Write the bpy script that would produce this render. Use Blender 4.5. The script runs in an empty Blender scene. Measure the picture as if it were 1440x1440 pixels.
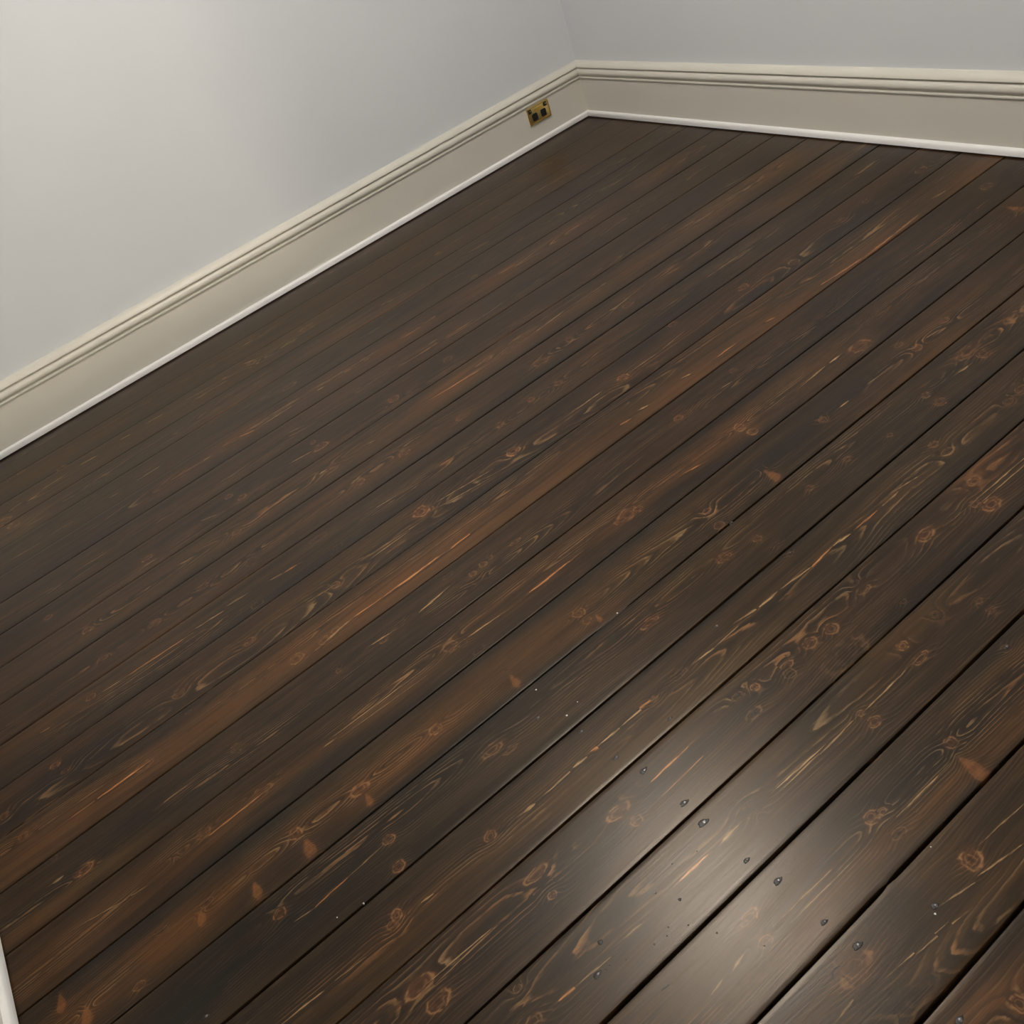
import bpy, bmesh, math, random
import numpy as np
from mathutils import Vector, Matrix

# ---------------------------------------------------------------- camera
S = 1.28                                   # metres per fitted unit (camera height)
F_PX = 1310.65
YAW, PITCH, ROLL = math.radians(-68.0688), math.radians(-37.1008), math.radians(-22.5073)
CAM = np.array([2.69862 * S, -1.89914 * S, 1.0 * S])
fw = np.array([math.sin(YAW) * math.cos(PITCH), math.cos(YAW) * math.cos(PITCH), math.sin(PITCH)])
r0 = np.cross(fw, [0, 0, 1.0]); r0 /= np.linalg.norm(r0)
u0 = np.cross(r0, fw)
RT = math.cos(ROLL) * r0 + math.sin(ROLL) * u0
UP = -math.sin(ROLL) * r0 + math.cos(ROLL) * u0
scene = bpy.context.scene
COL = scene.collection
cd = bpy.data.cameras.new('camera')
cam = bpy.data.objects.new('camera', cd)
COL.objects.link(cam)
cd.sensor_fit = 'HORIZONTAL'; cd.sensor_width = 36.0
cd.lens = 36.0 * F_PX / 1440.0
cd.clip_start = 0.02
cam.matrix_world = Matrix(((RT[0], UP[0], -fw[0], CAM[0]), (RT[1], UP[1], -fw[1], CAM[1]),
                           (RT[2], UP[2], -fw[2], CAM[2]), (0, 0, 0, 1)))
scene.camera = cam

# ---------------------------------------------------------------- world, light levels, exposure
world = bpy.data.worlds.new('world'); scene.world = world
world.use_nodes = True
world.node_tree.nodes['Background'].inputs[0].default_value = (0.02, 0.025, 0.035, 1)
world.node_tree.nodes['Background'].inputs[1].default_value = 0.2
LAMP_POS = (1.275 * S, -1.168 * S, 2.56); LAMP_R = 0.132; LAMP_W = 76.0
FILL_POS = (7.1, -2.66, 1.20); FILL_W = 470.0  # unseen lamp added to brighten the near part of the left wall
scene.view_settings.view_transform = 'Standard'
scene.view_settings.look = 'None'
scene.view_settings.gamma = 1.0
scene.view_settings.use_curve_mapping = False
scene.view_settings.exposure = -0.06

rng = np.random.default_rng(7)
random.seed(7)


def pix_dir(px, py):
    return (px - 720) / F_PX * RT - (py - 720) / F_PX * UP + fw


def on_floor(px, py, z=0.0):
    """pixel -> point on the floor plane, plus metres per pixel there"""
    d = pix_dir(px, py)
    t = (z - CAM[2]) / d[2]
    return CAM + d * t, t / F_PX


def on_left(px, py, x0):
    d = pix_dir(px, py)
    return CAM + d * (x0 - CAM[0]) / d[0]


# ---------------------------------------------------------------- node helpers
class G:
    def __init__(self, name):
        self.m = bpy.data.materials.new(name); self.m.use_nodes = True
        self.t = self.m.node_tree; self.t.nodes.clear()
        self.out = self.t.nodes.new('ShaderNodeOutputMaterial')

    def put(self, sock, v):
        if isinstance(v, bpy.types.NodeSocket):
            self.t.links.new(v, sock)
        elif v is not None:
            if sock.type == 'RGBA' and len(v) == 3:
                v = (*v, 1)
            sock.default_value = v

    def math(self, op, a, b=None, c=None, clamp=False):
        n = self.t.nodes.new('ShaderNodeMath'); n.operation = op; n.use_clamp = clamp
        for i, v in enumerate((a, b, c)):
            self.put(n.inputs[i], v)
        return n.outputs[0]

    def add(self, a, b): return self.math('ADD', a, b)
    def sub(self, a, b): return self.math('SUBTRACT', a, b)
    def mul(self, a, b): return self.math('MULTIPLY', a, b)
    def div(self, a, b): return self.math('DIVIDE', a, b)

    def step(self, v, a, b):               # smoothstep a..b -> 0..1
        n = self.t.nodes.new('ShaderNodeMapRange'); n.interpolation_type = 'SMOOTHSTEP'
        self.put(n.inputs['Value'], v)
        if a < b:
            self.put(n.inputs[1], a); self.put(n.inputs[2], b)
            self.put(n.inputs[3], 0.0); self.put(n.inputs[4], 1.0)
        else:
            self.put(n.inputs[1], b); self.put(n.inputs[2], a)
            self.put(n.inputs[3], 1.0); self.put(n.inputs[4], 0.0)
        return n.outputs[0]

    def gauss(self, v, s):                 # exp(-(v/s)^2)
        q = self.mul(v, 1.0 / s)
        return self.math('EXPONENT', self.mul(self.mul(q, q), -1.0))

    def comb(self, x, y, z):
        n = self.t.nodes.new('ShaderNodeCombineXYZ')
        for i, v in enumerate((x, y, z)):
            self.put(n.inputs[i], v)
        return n.outputs[0]

    def sep(self, v):
        n = self.t.nodes.new('ShaderNodeSeparateXYZ'); self.put(n.inputs[0], v)
        return n.outputs[0], n.outputs[1], n.outputs[2]

    def attr(self, name):
        n = self.t.nodes.new('ShaderNodeAttribute'); n.attribute_name = name
        return n.outputs['Vector']

    def noise(self, vec, scale=1.0, detail=2.0, rough=0.5, dist=0.0):
        n = self.t.nodes.new('ShaderNodeTexNoise')
        self.put(n.inputs['Vector'], vec); self.put(n.inputs['Scale'], scale)
        self.put(n.inputs['Detail'], detail); self.put(n.inputs['Roughness'], rough)
        self.put(n.inputs['Distortion'], dist)
        return n.outputs[0]

    def mix(self, f, a, b):
        n = self.t.nodes.new('ShaderNodeMix'); n.data_type = 'RGBA'
        self.put(n.inputs[0], f); self.put(n.inputs[6], a); self.put(n.inputs[7], b)
        return n.outputs[2]

    def bump(self, h, strength, dist):
        n = self.t.nodes.new('ShaderNodeBump')
        self.put(n.inputs['Height'], h); n.inputs['Strength'].default_value = strength
        n.inputs['Distance'].default_value = dist
        return n.outputs[0]

    def coord(self, which='Object'):
        return self.t.nodes.new('ShaderNodeTexCoord').outputs[which]

    def bsdf(self, color, rough, normal=None, metallic=0.0, spec=0.5, **kw):
        n = self.t.nodes.new('ShaderNodeBsdfPrincipled')
        self.put(n.inputs['Base Color'], color); self.put(n.inputs['Roughness'], rough)
        self.put(n.inputs['Metallic'], metallic); self.put(n.inputs['Specular IOR Level'], spec)
        if normal is not None:
            self.put(n.inputs['Normal'], normal)
        for k, v in kw.items():
            self.put(n.inputs[k], v)
        self.t.links.new(n.outputs[0], self.out.inputs[0])
        return self.m


# ---------------------------------------------------------------- materials
def paint(name, col, rough, bump_s=0.04, scale=60.0, vary=0.03, spec=0.4):
    g = G(name); c = g.coord()
    n1 = g.noise(c, 2.3, 3); n2 = g.noise(c, scale, 4, 0.6)
    dark = tuple(v * (1 - vary) for v in col); lite = tuple(min(1, v * (1 + vary)) for v in col)
    return g.bsdf(g.mix(n1, dark, lite), rough, g.bump(n2, bump_s, 0.002), spec=spec)


M_WALL = paint('wall_paint', (0.68, 0.70, 0.725), 0.62, 0.05, 45)
M_CEIL = paint('ceiling_paint', (0.78, 0.80, 0.82), 0.8)
M_TRIM = paint('cream_gloss_paint', (0.665, 0.635, 0.565), 0.36, 0.05, 30, 0.03)
M_QUAD = paint('white_gloss_paint', (0.87, 0.86, 0.85), 0.34, 0.10, 40, 0.02)
M_SUB = paint('dark_underfloor', (0.012, 0.009, 0.007), 0.8)


def wood():
    g = G('dark_stained_pine')
    u, v, w = g.sep(g.attr('grain'))
    kx, ky, kk = g.sep(g.attr('knot'))
    ss, st, sk = g.sep(g.attr('streak'))
    to, td, ty = g.sep(g.attr('tint'))

    def nz(a, b, off=0.0, detail=2.0, rough=0.5, dist=0.0):
        return g.noise(g.comb(g.mul(u, a), g.mul(v, b), g.add(g.mul(w, 3.0), off)), 1.0, detail, rough, dist)
    broad = nz(1.1, 8.0, 1.0, 2)
    streak = nz(1.7, 55.0, 2.0, 3, 0.6)
    fine = nz(9.0, 330.0, 3.0, 2, 0.6)
    fibre = nz(22.0, 1100.0, 4.0, 1)
    blot = nz(6.0, 22.0, 5.0, 3, 0.6)
    wob = nz(5.0, 30.0, 6.0, 3, 0.6)
    wob2 = nz(26.0, 120.0, 7.0, 2)
    # knot field
    kd0 = g.math('SQRT', g.add(g.mul(g.mul(kx, kx), 0.5), g.mul(ky, ky)))
    kd = g.add(kd0, g.mul(g.sub(nz(45.0, 80.0, 8.0, 3, 0.6), 0.5), 1.0))
    spike = g.step(kk, 1.05, 1.15)
    ka = g.math('MINIMUM', g.math('ABSOLUTE', kk), 1.0)
    isd = g.step(kk, 0.0, -0.05)            # negative strength = dark knot
    infl = g.mul(g.gauss(kd0, 2.1), g.math('MINIMUM', g.mul(ka, 3.0), 1.0))
    # growth rings cut flat-sawn
    r = g.math('SQRT', g.add(g.mul(v, v), g.mul(w, w)))
    r = g.add(r, g.add(g.mul(g.sub(wob, 0.5), 0.0045), g.mul(g.sub(wob2, 0.5), 0.0022)))
    r = g.add(r, g.mul(infl, 0.009))
    ph = g.math('FRACT', g.mul(r, 1.0 / 0.0052))
    late = g.mul(g.step(ph, 0.62, 0.88), g.step(ph, 1.0, 0.94))
    centre = g.gauss(v, 0.026)
    vis = g.mul(g.step(nz(2.3, 14.0, 9.0, 2), 0.40, 0.62), g.add(g.mul(centre, 0.9), 0.22))
    vis = g.math('MAXIMUM', vis, g.mul(infl, 0.5))
    # base stain colour
    c_dark = (0.0085, 0.0062, 0.0045); c_brown = (0.0250, 0.0126, 0.0054)
    c_mid = (0.0430, 0.0222, 0.0094); c_or = (0.1148, 0.0450, 0.0132); c_ol = (0.0607, 0.0355, 0.0111)
    a = g.add(g.mul(streak, 0.6), g.mul(broad, 0.5))
    col = g.mix(g.step(a, 0.34, 0.72), c_dark, c_brown)
    col = g.mix(g.mul(g.step(g.add(g.mul(fine, 0.5), g.mul(streak, 0.5)), 0.46, 0.66), 0.75), col, c_mid)
    of = g.mul(g.mul(to, g.add(0.35, g.mul(g.step(streak, 0.3, 0.62), 0.75))), g.step(g.add(blot, g.mul(to, 0.3)), 0.28, 0.62))
    col = g.mix(g.math('MINIMUM', of, 0.92), col, c_or)
    yf = g.mul(ty, g.add(0.3, g.mul(g.step(streak, 0.3, 0.62), 0.7)))
    col = g.mix(g.math('MINIMUM', yf, 0.85), col, c_ol)
    df = g.mul(g.mul(td, 0.95), g.step(g.add(blot, td), 0.45, 0.95))
    col = g.mix(g.math('MINIMUM', df, 0.88), col, (0.0078, 0.0076, 0.0074))
    # fine fibre contrast
    col = g.mix(g.mul(g.step(fibre, 0.50, 0.70), 0.34), col, (0.006, 0.0045, 0.0035))
    col = g.mix(g.mul(g.step(fine, 0.58, 0.72), 0.30), col, (0.085, 0.049, 0.022))
    # dark early wood beside each ring, pale resinous late wood line
    early = g.mul(g.step(ph, 0.0, 0.08), g.step(ph, 0.45, 0.2))
    col = g.mix(g.mul(g.mul(early, g.add(g.mul(vis, 0.5), 0.12)), 1.0), col, (0.007, 0.0055, 0.0045))
    pale = g.mix(g.step(nz(3.0, 10.0, 12.0), 0.4, 0.62), (0.26, 0.165, 0.078), (0.31, 0.14, 0.052))
    brk = g.step(nz(14.0, 60.0, 10.0, 3, 0.65), 0.36, 0.60)
    col = g.mix(g.mul(g.mul(late, vis), g.mul(brk, 0.66)), col, pale)
    # knots: soft red halo, ring lines, heart
    redh = g.mul(g.step(kd, 1.8, 0.4), g.mul(ka, g.add(0.18, g.mul(blot, 0.55))))
    kcol = g.mix(isd, (0.110, 0.036, 0.013), (0.016, 0.008, 0.0055))
    col = g.mix(g.math('MINIMUM', redh, 0.85), col, kcol)
    rl = g.math('MAXIMUM', g.gauss(g.sub(kd, 0.92), 0.13), g.mul(g.gauss(g.sub(kd, 0.50), 0.09), 0.5))
    ang = g.step(g.noise(g.comb(kx, ky, g.mul(u, 2.0)), 0.9, 1), 0.36, 0.60)
    rl = g.mul(g.mul(rl, ang), g.mul(ka, g.sub(0.82, g.mul(isd, 0.5))))
    rl = g.mul(rl, g.sub(1.0, g.mul(spike, 0.8)))
    col = g.mix(g.math('MINIMUM', rl, 0.85), col, g.mix(streak, (0.30, 0.125, 0.042), (0.36, 0.21, 0.095)))
    spf = g.mul(g.mul(spike, g.step(kd, 1.25, 0.35)), g.add(0.35, g.mul(g.step(streak, 0.35, 0.6), 0.5)))
    col = g.mix(spf, col, g.mix(fine, (0.10, 0.034, 0.011), (0.27, 0.115, 0.038)))
    heart = g.mul(g.mul(g.sub(1.0, g.mul(spike, 0.8)), g.step(kd, 0.42, 0.12)), g.mul(ka, 0.8))
    col = g.mix(heart, col, g.mix(isd, (0.022, 0.009, 0.005), (0.004, 0.003, 0.0025)))
    # resin flames (long pale darts along the grain)
    stn = g.add(st, g.add(g.mul(g.sub(wob2, 0.5), 2.4), g.mul(g.sub(nz(40.0, 420.0, 13.0, 2, 0.6), 0.5), 2.0)))
    taper = g.math('POWER', g.math('MAXIMUM', g.sub(1.0, g.math('ABSOLUTE', ss)), 0.0), 0.5)
    stt = g.div(stn, g.add(taper, 0.02))
    core = g.mul(g.gauss(stt, 0.85), g.step(taper, 0.0, 0.25))
    hal = g.mul(g.gauss(stt, 3.4), g.step(taper, 0.0, 0.6))
    sb = g.add(0.22, g.mul(g.step(nz(20.0, 420.0, 11.0, 3, 0.65), 0.34, 0.62), 0.72))
    isor = g.step(sk, 0.0, -0.05)
    sa = g.math('ABSOLUTE', sk)
    col = g.mix(g.mul(g.mul(hal, sa), 0.42), col, g.mix(isor, (0.050, 0.028, 0.011), (0.105, 0.038, 0.011)))
    far = g.step(g.math('ABSOLUTE', ss), 2.4, 0.6)
    dline = g.mul(g.mul(g.gauss(g.add(g.mul(stn, 1.0), 1.9), 1.0), far), sa)
    col = g.mix(g.mul(dline, 0.55), col, (0.0065, 0.005, 0.004))
    tail = g.mul(g.mul(g.gauss(stn, 0.5), far), g.mul(sa, g.mul(brk, 0.55)))
    fcol = g.mix(isor, (0.52, 0.325, 0.155), (0.62, 0.27, 0.095))
    col = g.mix(tail, col, g.mix(0.5, fcol, c_or))
    col = g.mix(g.math('MINIMUM', g.mul(g.mul(core, sb), sa), 0.95), col, fcol)
    hb = g.add(g.mul(g.add(fine, g.mul(fibre, 0.5)), 0.00016), g.mul(g.noise(g.comb(g.mul(u, 5.0), g.mul(v, 16.0), 0.0), 1.0, 1), 0.0008))
    n = g.t.nodes.new('ShaderNodeBump')
    g.put(n.inputs['Height'], hb); n.inputs['Strength'].default_value = 0.55
    n.inputs['Distance'].default_value = 1.0
    rough = g.add(0.245, g.add(g.mul(streak, 0.08), g.mul(fine, 0.06)))
    return g.bsdf(col, rough, n.outputs[0], spec=0.30, **{'Specular Tint': (1.0, 0.895, 0.78)})


M_WOOD = wood()


def plain(name, col, rough, metallic=0.0, scale=200.0, bs=0.05, spec=0.5):
    g = G(name); c = g.coord()
    n = g.noise(c, scale, 3)
    return g.bsdf(g.mix(n, tuple(x * 0.85 for x in col), tuple(min(1, x * 1.1) for x in col)), rough,
                  g.bump(n, bs, 0.0005), metallic, spec)


M_BRASS = plain('polished_brass', (0.86, 0.66, 0.27), 0.2, 1.0)
M_BRASSD = plain('aged_brass', (0.70, 0.48, 0.14), 0.28, 1.0)
M_BLACK = plain('black_plastic', (0.012, 0.010, 0.011), 0.35)
M_SLOT = plain('slot_black', (0.002, 0.002, 0.002), 0.7)
M_NAIL = plain('nail_steel', (0.16, 0.15, 0.15), 0.36, 0.8)
M_NAILR = plain('nail_stain', (0.010, 0.0065, 0.0045), 0.5)
M_SPECK = plain('paint_fleck', (0.75, 0.73, 0.68), 0.5)


def emis(name, col, strength):
    g = G(name)
    n = g.t.nodes.new('ShaderNodeEmission'); n.inputs[0].default_value = (*col, 1)
    n.inputs[1].default_value = strength
    g.t.links.new(n.outputs[0], g.out.inputs[0])
    return g.m


# ---------------------------------------------------------------- mesh helpers
def link(name, me, mat, parent=None):
    o = bpy.data.objects.new(name, me); COL.objects.link(o)
    if mat and not me.materials:
        me.materials.append(mat)
    if parent:
        o.parent = parent
    return o


def mesh_of(name, verts, faces, smooth=False):
    me = bpy.data.meshes.new(name)
    me.from_pydata([tuple(map(float, v)) for v in verts], [], faces)
    me.update()
    if smooth:
        me.shade_smooth()
    return me


def box_mesh(name, lo, hi, bevel=0.0):
    bm = bmesh.new(); bmesh.ops.create_cube(bm, size=1)
    for v in bm.verts:
        v.co = Vector([lo[i] + (v.co[i] + 0.5) * (hi[i] - lo[i]) for i in range(3)])
    if bevel:
        bmesh.ops.bevel(bm, geom=bm.edges[:], offset=bevel, segments=2, affect='EDGES', profile=0.5)
    me = bpy.data.meshes.new(name); bm.to_mesh(me); bm.free()
    return me


def empty(name, loc=(0, 0, 0)):
    o = bpy.data.objects.new(name, None); COL.objects.link(o); o.location = loc
    return o


def sweep_closed(name, prof, path, smooth_ang=None):
    """extrude a closed (depth, height) profile along wall path points with mitred offsets.
    path: list of (point, outward vector already scaled for mitre)"""
    vs, fs, n = [], [], len(prof)
    for p, o in path:
        for d, z in prof:
            vs.append((p[0] + o[0] * d, p[1] + o[1] * d, z))
    for k in range(len(path) - 1):
        for i in range(n):
            j = (i + 1) % n
            fs.append((k * n + i, k * n + j, (k + 1) * n + j, (k + 1) * n + i))
    fs.append(tuple(range(n))); fs.append(tuple(range((len(path) - 1) * n, len(path) * n))[::-1])
    me = mesh_of(name, vs, fs)
    bm = bmesh.new(); bm.from_mesh(me); bmesh.ops.recalc_face_normals(bm, faces=bm.faces); bm.to_mesh(me); bm.free()
    return me


def smooth_by_angle(me, deg=40):
    me.shade_smooth()
    bm = bmesh.new(); bm.from_mesh(me)
    for e in bm.edges:
        if len(e.link_faces) == 2 and e.calc_face_angle(0) > math.radians(deg):
            e.smooth = False
    bm.to_mesh(me); bm.free()


# ---------------------------------------------------------------- room shell
TW = 0.028                                  # skirting + quarter round depth from wall plane
X0, X1 = -TW, 4.45
Y1, Y0 = TW, -2.393 * S - TW
CEIL = 2.75
TH = 0.12


def structure(o):
    o['kind'] = 'structure'
    return o


DY0, DY1, DZ, DS = -2.98, -2.16, 2.04, 0.77   # added opening behind the camera; its sill keeps fill light off the floor
structure(link('wall_left', box_mesh('wall_left', (X0 - TH, Y0 - TH, -0.05), (X0, Y1 + TH, CEIL)), M_WALL))
structure(link('wall_far', box_mesh('wall_far', (X0, Y1, -0.05), (X1, Y1 + TH, CEIL)), M_WALL))
WX0, WX1, WZ0, WZ1 = 0.35, 1.55, 0.75, 2.25       # guessed dark window, unseen, added to darken the floor's reflection
wn = structure(link('wall_near', box_mesh('wall_near', (X0, Y0 - TH, -0.05), (WX0, Y0, CEIL)), M_WALL))
link('wall_pier', box_mesh('wall_pier', (WX1, Y0 - TH, -0.05), (X1, Y0, CEIL)), M_WALL, wn)
link('wall_lintel', box_mesh('wall_lintel', (WX0, Y0 - TH, WZ1), (WX1, Y0, CEIL)), M_WALL, wn)
link('wall_apron', box_mesh('wall_apron', (WX0, Y0 - TH, -0.05), (WX1, Y0, WZ0)), M_WALL, wn)
win = structure(empty('window_guessed', (0, Y0, 0)))
for lo, hi in (((WX0 - .07, -.01, WZ0 - .07), (WX0, .02, WZ1 + .07)), ((WX1, -.01, WZ0 - .07), (WX1 + .07, .02, WZ1 + .07)),
               ((WX0, -.01, WZ1), (WX1, .02, WZ1 + .07)), ((WX0, -.01, WZ0 - .07), (WX1, .05, WZ0)),
               ((WX0, -.08, 1.48), (WX1, -.04, 1.53))):
    link('window_frame', box_mesh('window_frame', lo, hi, .003), M_TRIM, win)
M_GLASS = G('window_glass').bsdf((0.9, 0.95, 1.0), 0.02, **{'Transmission Weight': 1.0, 'IOR': 1.45})
for z0, z1 in ((WZ0, 1.48), (1.53, WZ1)):
    link('pane', box_mesh('pane', (WX0, -.062, z0), (WX1, -.058, z1)), M_GLASS, win)
wr = structure(link('wall_right', box_mesh('wall_right', (X1, DY1, -0.05), (X1 + TH, Y1 + TH, CEIL)), M_WALL))
link('wall_pier', box_mesh('wall_pier', (X1, Y0 - TH, -0.05), (X1 + TH, DY0, CEIL)), M_WALL, wr)
link('wall_lintel', box_mesh('wall_lintel', (X1, DY0, DZ), (X1 + TH, DY1, CEIL)), M_WALL, wr)
structure(link('ceiling', box_mesh('ceiling', (X0 - TH, Y0 - TH, CEIL), (X1 + TH, Y1 + TH, CEIL + 0.1)), M_CEIL))
link('wall_apron', box_mesh('wall_apron', (X1, DY0, -0.05), (X1 + TH, DY1, DS)), M_WALL, wr)
# unseen passage added beyond it to hold the fill lamp
HX1, HY0, HY1 = 7.4, -3.6, -1.5
added_hall = structure(link('wall_added_passage', box_mesh('wall_added_passage', (HX1, HY0, -0.05), (HX1 + TH, HY1, CEIL)), M_WALL))
link('wall_panel', box_mesh('wall_panel', (X1 + TH, HY1, -0.05), (HX1, HY1 + TH, CEIL)), M_WALL, added_hall)
link('wall_panel', box_mesh('wall_panel', (X1 + TH, HY0 - TH, -0.05), (HX1, HY0, CEIL)), M_WALL, added_hall)
link('ceiling_panel', box_mesh('ceiling_panel', (X1 + TH, HY0, CEIL), (HX1, HY1, CEIL + 0.1)), M_CEIL, added_hall)
link('floor_panel', box_mesh('floor_panel', (X1 + TH, HY0, -0.05), (HX1, HY1, 0.0)), M_SUB, added_hall)

# skirting profile (depth from wall, height), moulded top
FD = 0.015
prof_board = [(0, 0.0), (FD, 0.0), (FD, 0.1600)]
prof_mould = [(0, 0.1600), (FD, 0.1600), (0.0185, 0.1606), (0.0205, 0.1625), (0.0205, 0.1665), (0.0185, 0.1685),
              (0.0150, 0.1690), (0.0150, 0.1715), (0.0190, 0.1735), (0.0228, 0.1775), (0.0243, 0.1830),
              (0.0238, 0.1890), (0.0212, 0.1950), (0.0170, 0.1995), (0.0130, 0.2015), (0.0130, 0.2040),
              (0.0205, 0.2050), (0.0218, 0.2075), (0.0205, 0.2125), (0.0165, 0.2185), (0.0110, 0.2240),
              (0.0050, 0.2280), (0.0000, 0.2290)]
Q = TW - FD
prof_quad = [(FD, 0.0042)] + [(FD + Q, 0.0042)] + \
            [(FD + Q * math.cos(a), 0.0042 + 0.004 + (0.0200 - 0.004) * math.sin(a)) for a in
             [math.radians(t) for t in (0, 18, 36, 54, 72, 90)]]


def skirting(name, path):
    r = structure(link(name, sweep_closed(name, prof_board + [(0, 0.16)], path), M_TRIM))
    m = sweep_closed('moulding', prof_mould, path); smooth_by_angle(m, 38)
    link('moulding', m, M_TRIM, r)
    q = sweep_closed('quarter_round', prof_quad, path); smooth_by_angle(q, 50)
    link('quarter_round', q, M_QUAD, r)
    return r


skirting('baseboard_left', [((X0, Y0), (1, 1)), ((X0, Y1), (1, -1))])
skirting('baseboard_far', [((X0, Y1), (1, -1)), ((X1, Y1), (-1, -1))])
skirting('baseboard_near', [((X0, Y0), (1, 1)), ((X1, Y0), (-1, 1))])
skirting('baseboard_right', [((X1, Y0), (-1, 1)), ((X1, Y1), (-1, -1))])
# casing of the added opening behind the camera
cas = structure(empty('window_fill_opening', (X1, 0, 0)))
for lo, hi in (((-.02, DY0 - .075, DS - .075), (0, DY0, DZ + .075)), ((-.02, DY1, DS - .075), (0, DY1 + .075, DZ + .075)),
               ((-.02, DY0, DZ), (0, DY1, DZ + .075)), ((-.03, DY0, DS - .075), (0, DY1, DS))):
    link('window_frame', box_mesh('window_frame', lo, hi, 0.004), M_TRIM, cas)

# ---------------------------------------------------------------- floor boards
JU = [0.1345, 0.2608, 0.3785, 0.4832, 0.5998, 0.71, 0.8265, 0.9372, 1.0495, 1.1617, 1.2718, 1.3804, 1.4866,
      1.5998, 1.7067, 1.8147, 1.9229, 2.0256, 2.1314, 2.2361, 2.3406, 2.4437]
joints = [X0 / S] + JU
while joints[-1] < X1 / S - 0.06:
    joints.append(joints[-1] + 0.1035)
joints[-1] = X1 / S
joints = [j * S for j in joints]
NB = len(joints) - 1
# gap widths (mm) at each joint between far end and near end
GAP = {1: (1.6, 2.2), 2: (1.0, 1.0), 3: (1.2, 1.1), 4: (1.9, 2.2), 5: (2.0, 2.0), 6: (2.4, 2.2), 7: (2.6, 2.6), 8: (2.6, 2.4),
       9: (2.6, 2.6), 10: (2.6, 2.4), 11: (2.8, 2.4), 12: (2.8, 2.6), 13: (2.8, 2.8), 14: (3.0, 2.6), 15: (2.6, 2.8),
       16: (4.2, 2.6), 17: (3.2, 3.6), 18: (3.2, 2.8), 19: (3.6, 2.8), 20: (2.8, 4.8), 21: (3.0, 4.4), 22: (3.6, 4.4)}
# stretches where the joint is filled: joint, pixel, pixel
FILLED = [(5, (-400, 1050), (322, 608)), (4, (-400, 1020), (74, 729)), (16, (832, 890), (886, 848)),
          (21, (1237, 1255), (1258, 1233)), (18, (988, 984), (1003, 971)), (2, (700, 292), (905, 165)), (3, (640, 352), (850, 222))]
FILLED = [(j, on_floor(*a)[0][1], on_floor(*b)[0][1]) for j, a, b in FILLED]


def gap_half(j, y):
    if j == 0 or j == NB:
        return np.zeros_like(y)
    a, b = GAP.get(j, (3.5, 4.5))
    f = np.clip(-y / 3.06, 0, 1)
    g = (a + (b - a) * f) * 1.42e-3 * (1 + 0.12 * np.sin(y * 5.3 + j * 1.7) + 0.08 * np.sin(y * 13.0 + j))
    for jj, ya, yb in FILLED:
        if jj == j:
            lo, hi = min(ya, yb), max(ya, yb)
            e = np.clip(np.minimum(y - lo, hi - y) / 0.02, 0, 1)
            g = g * (1 - 0.93 * e)
    return g / 2


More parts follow.
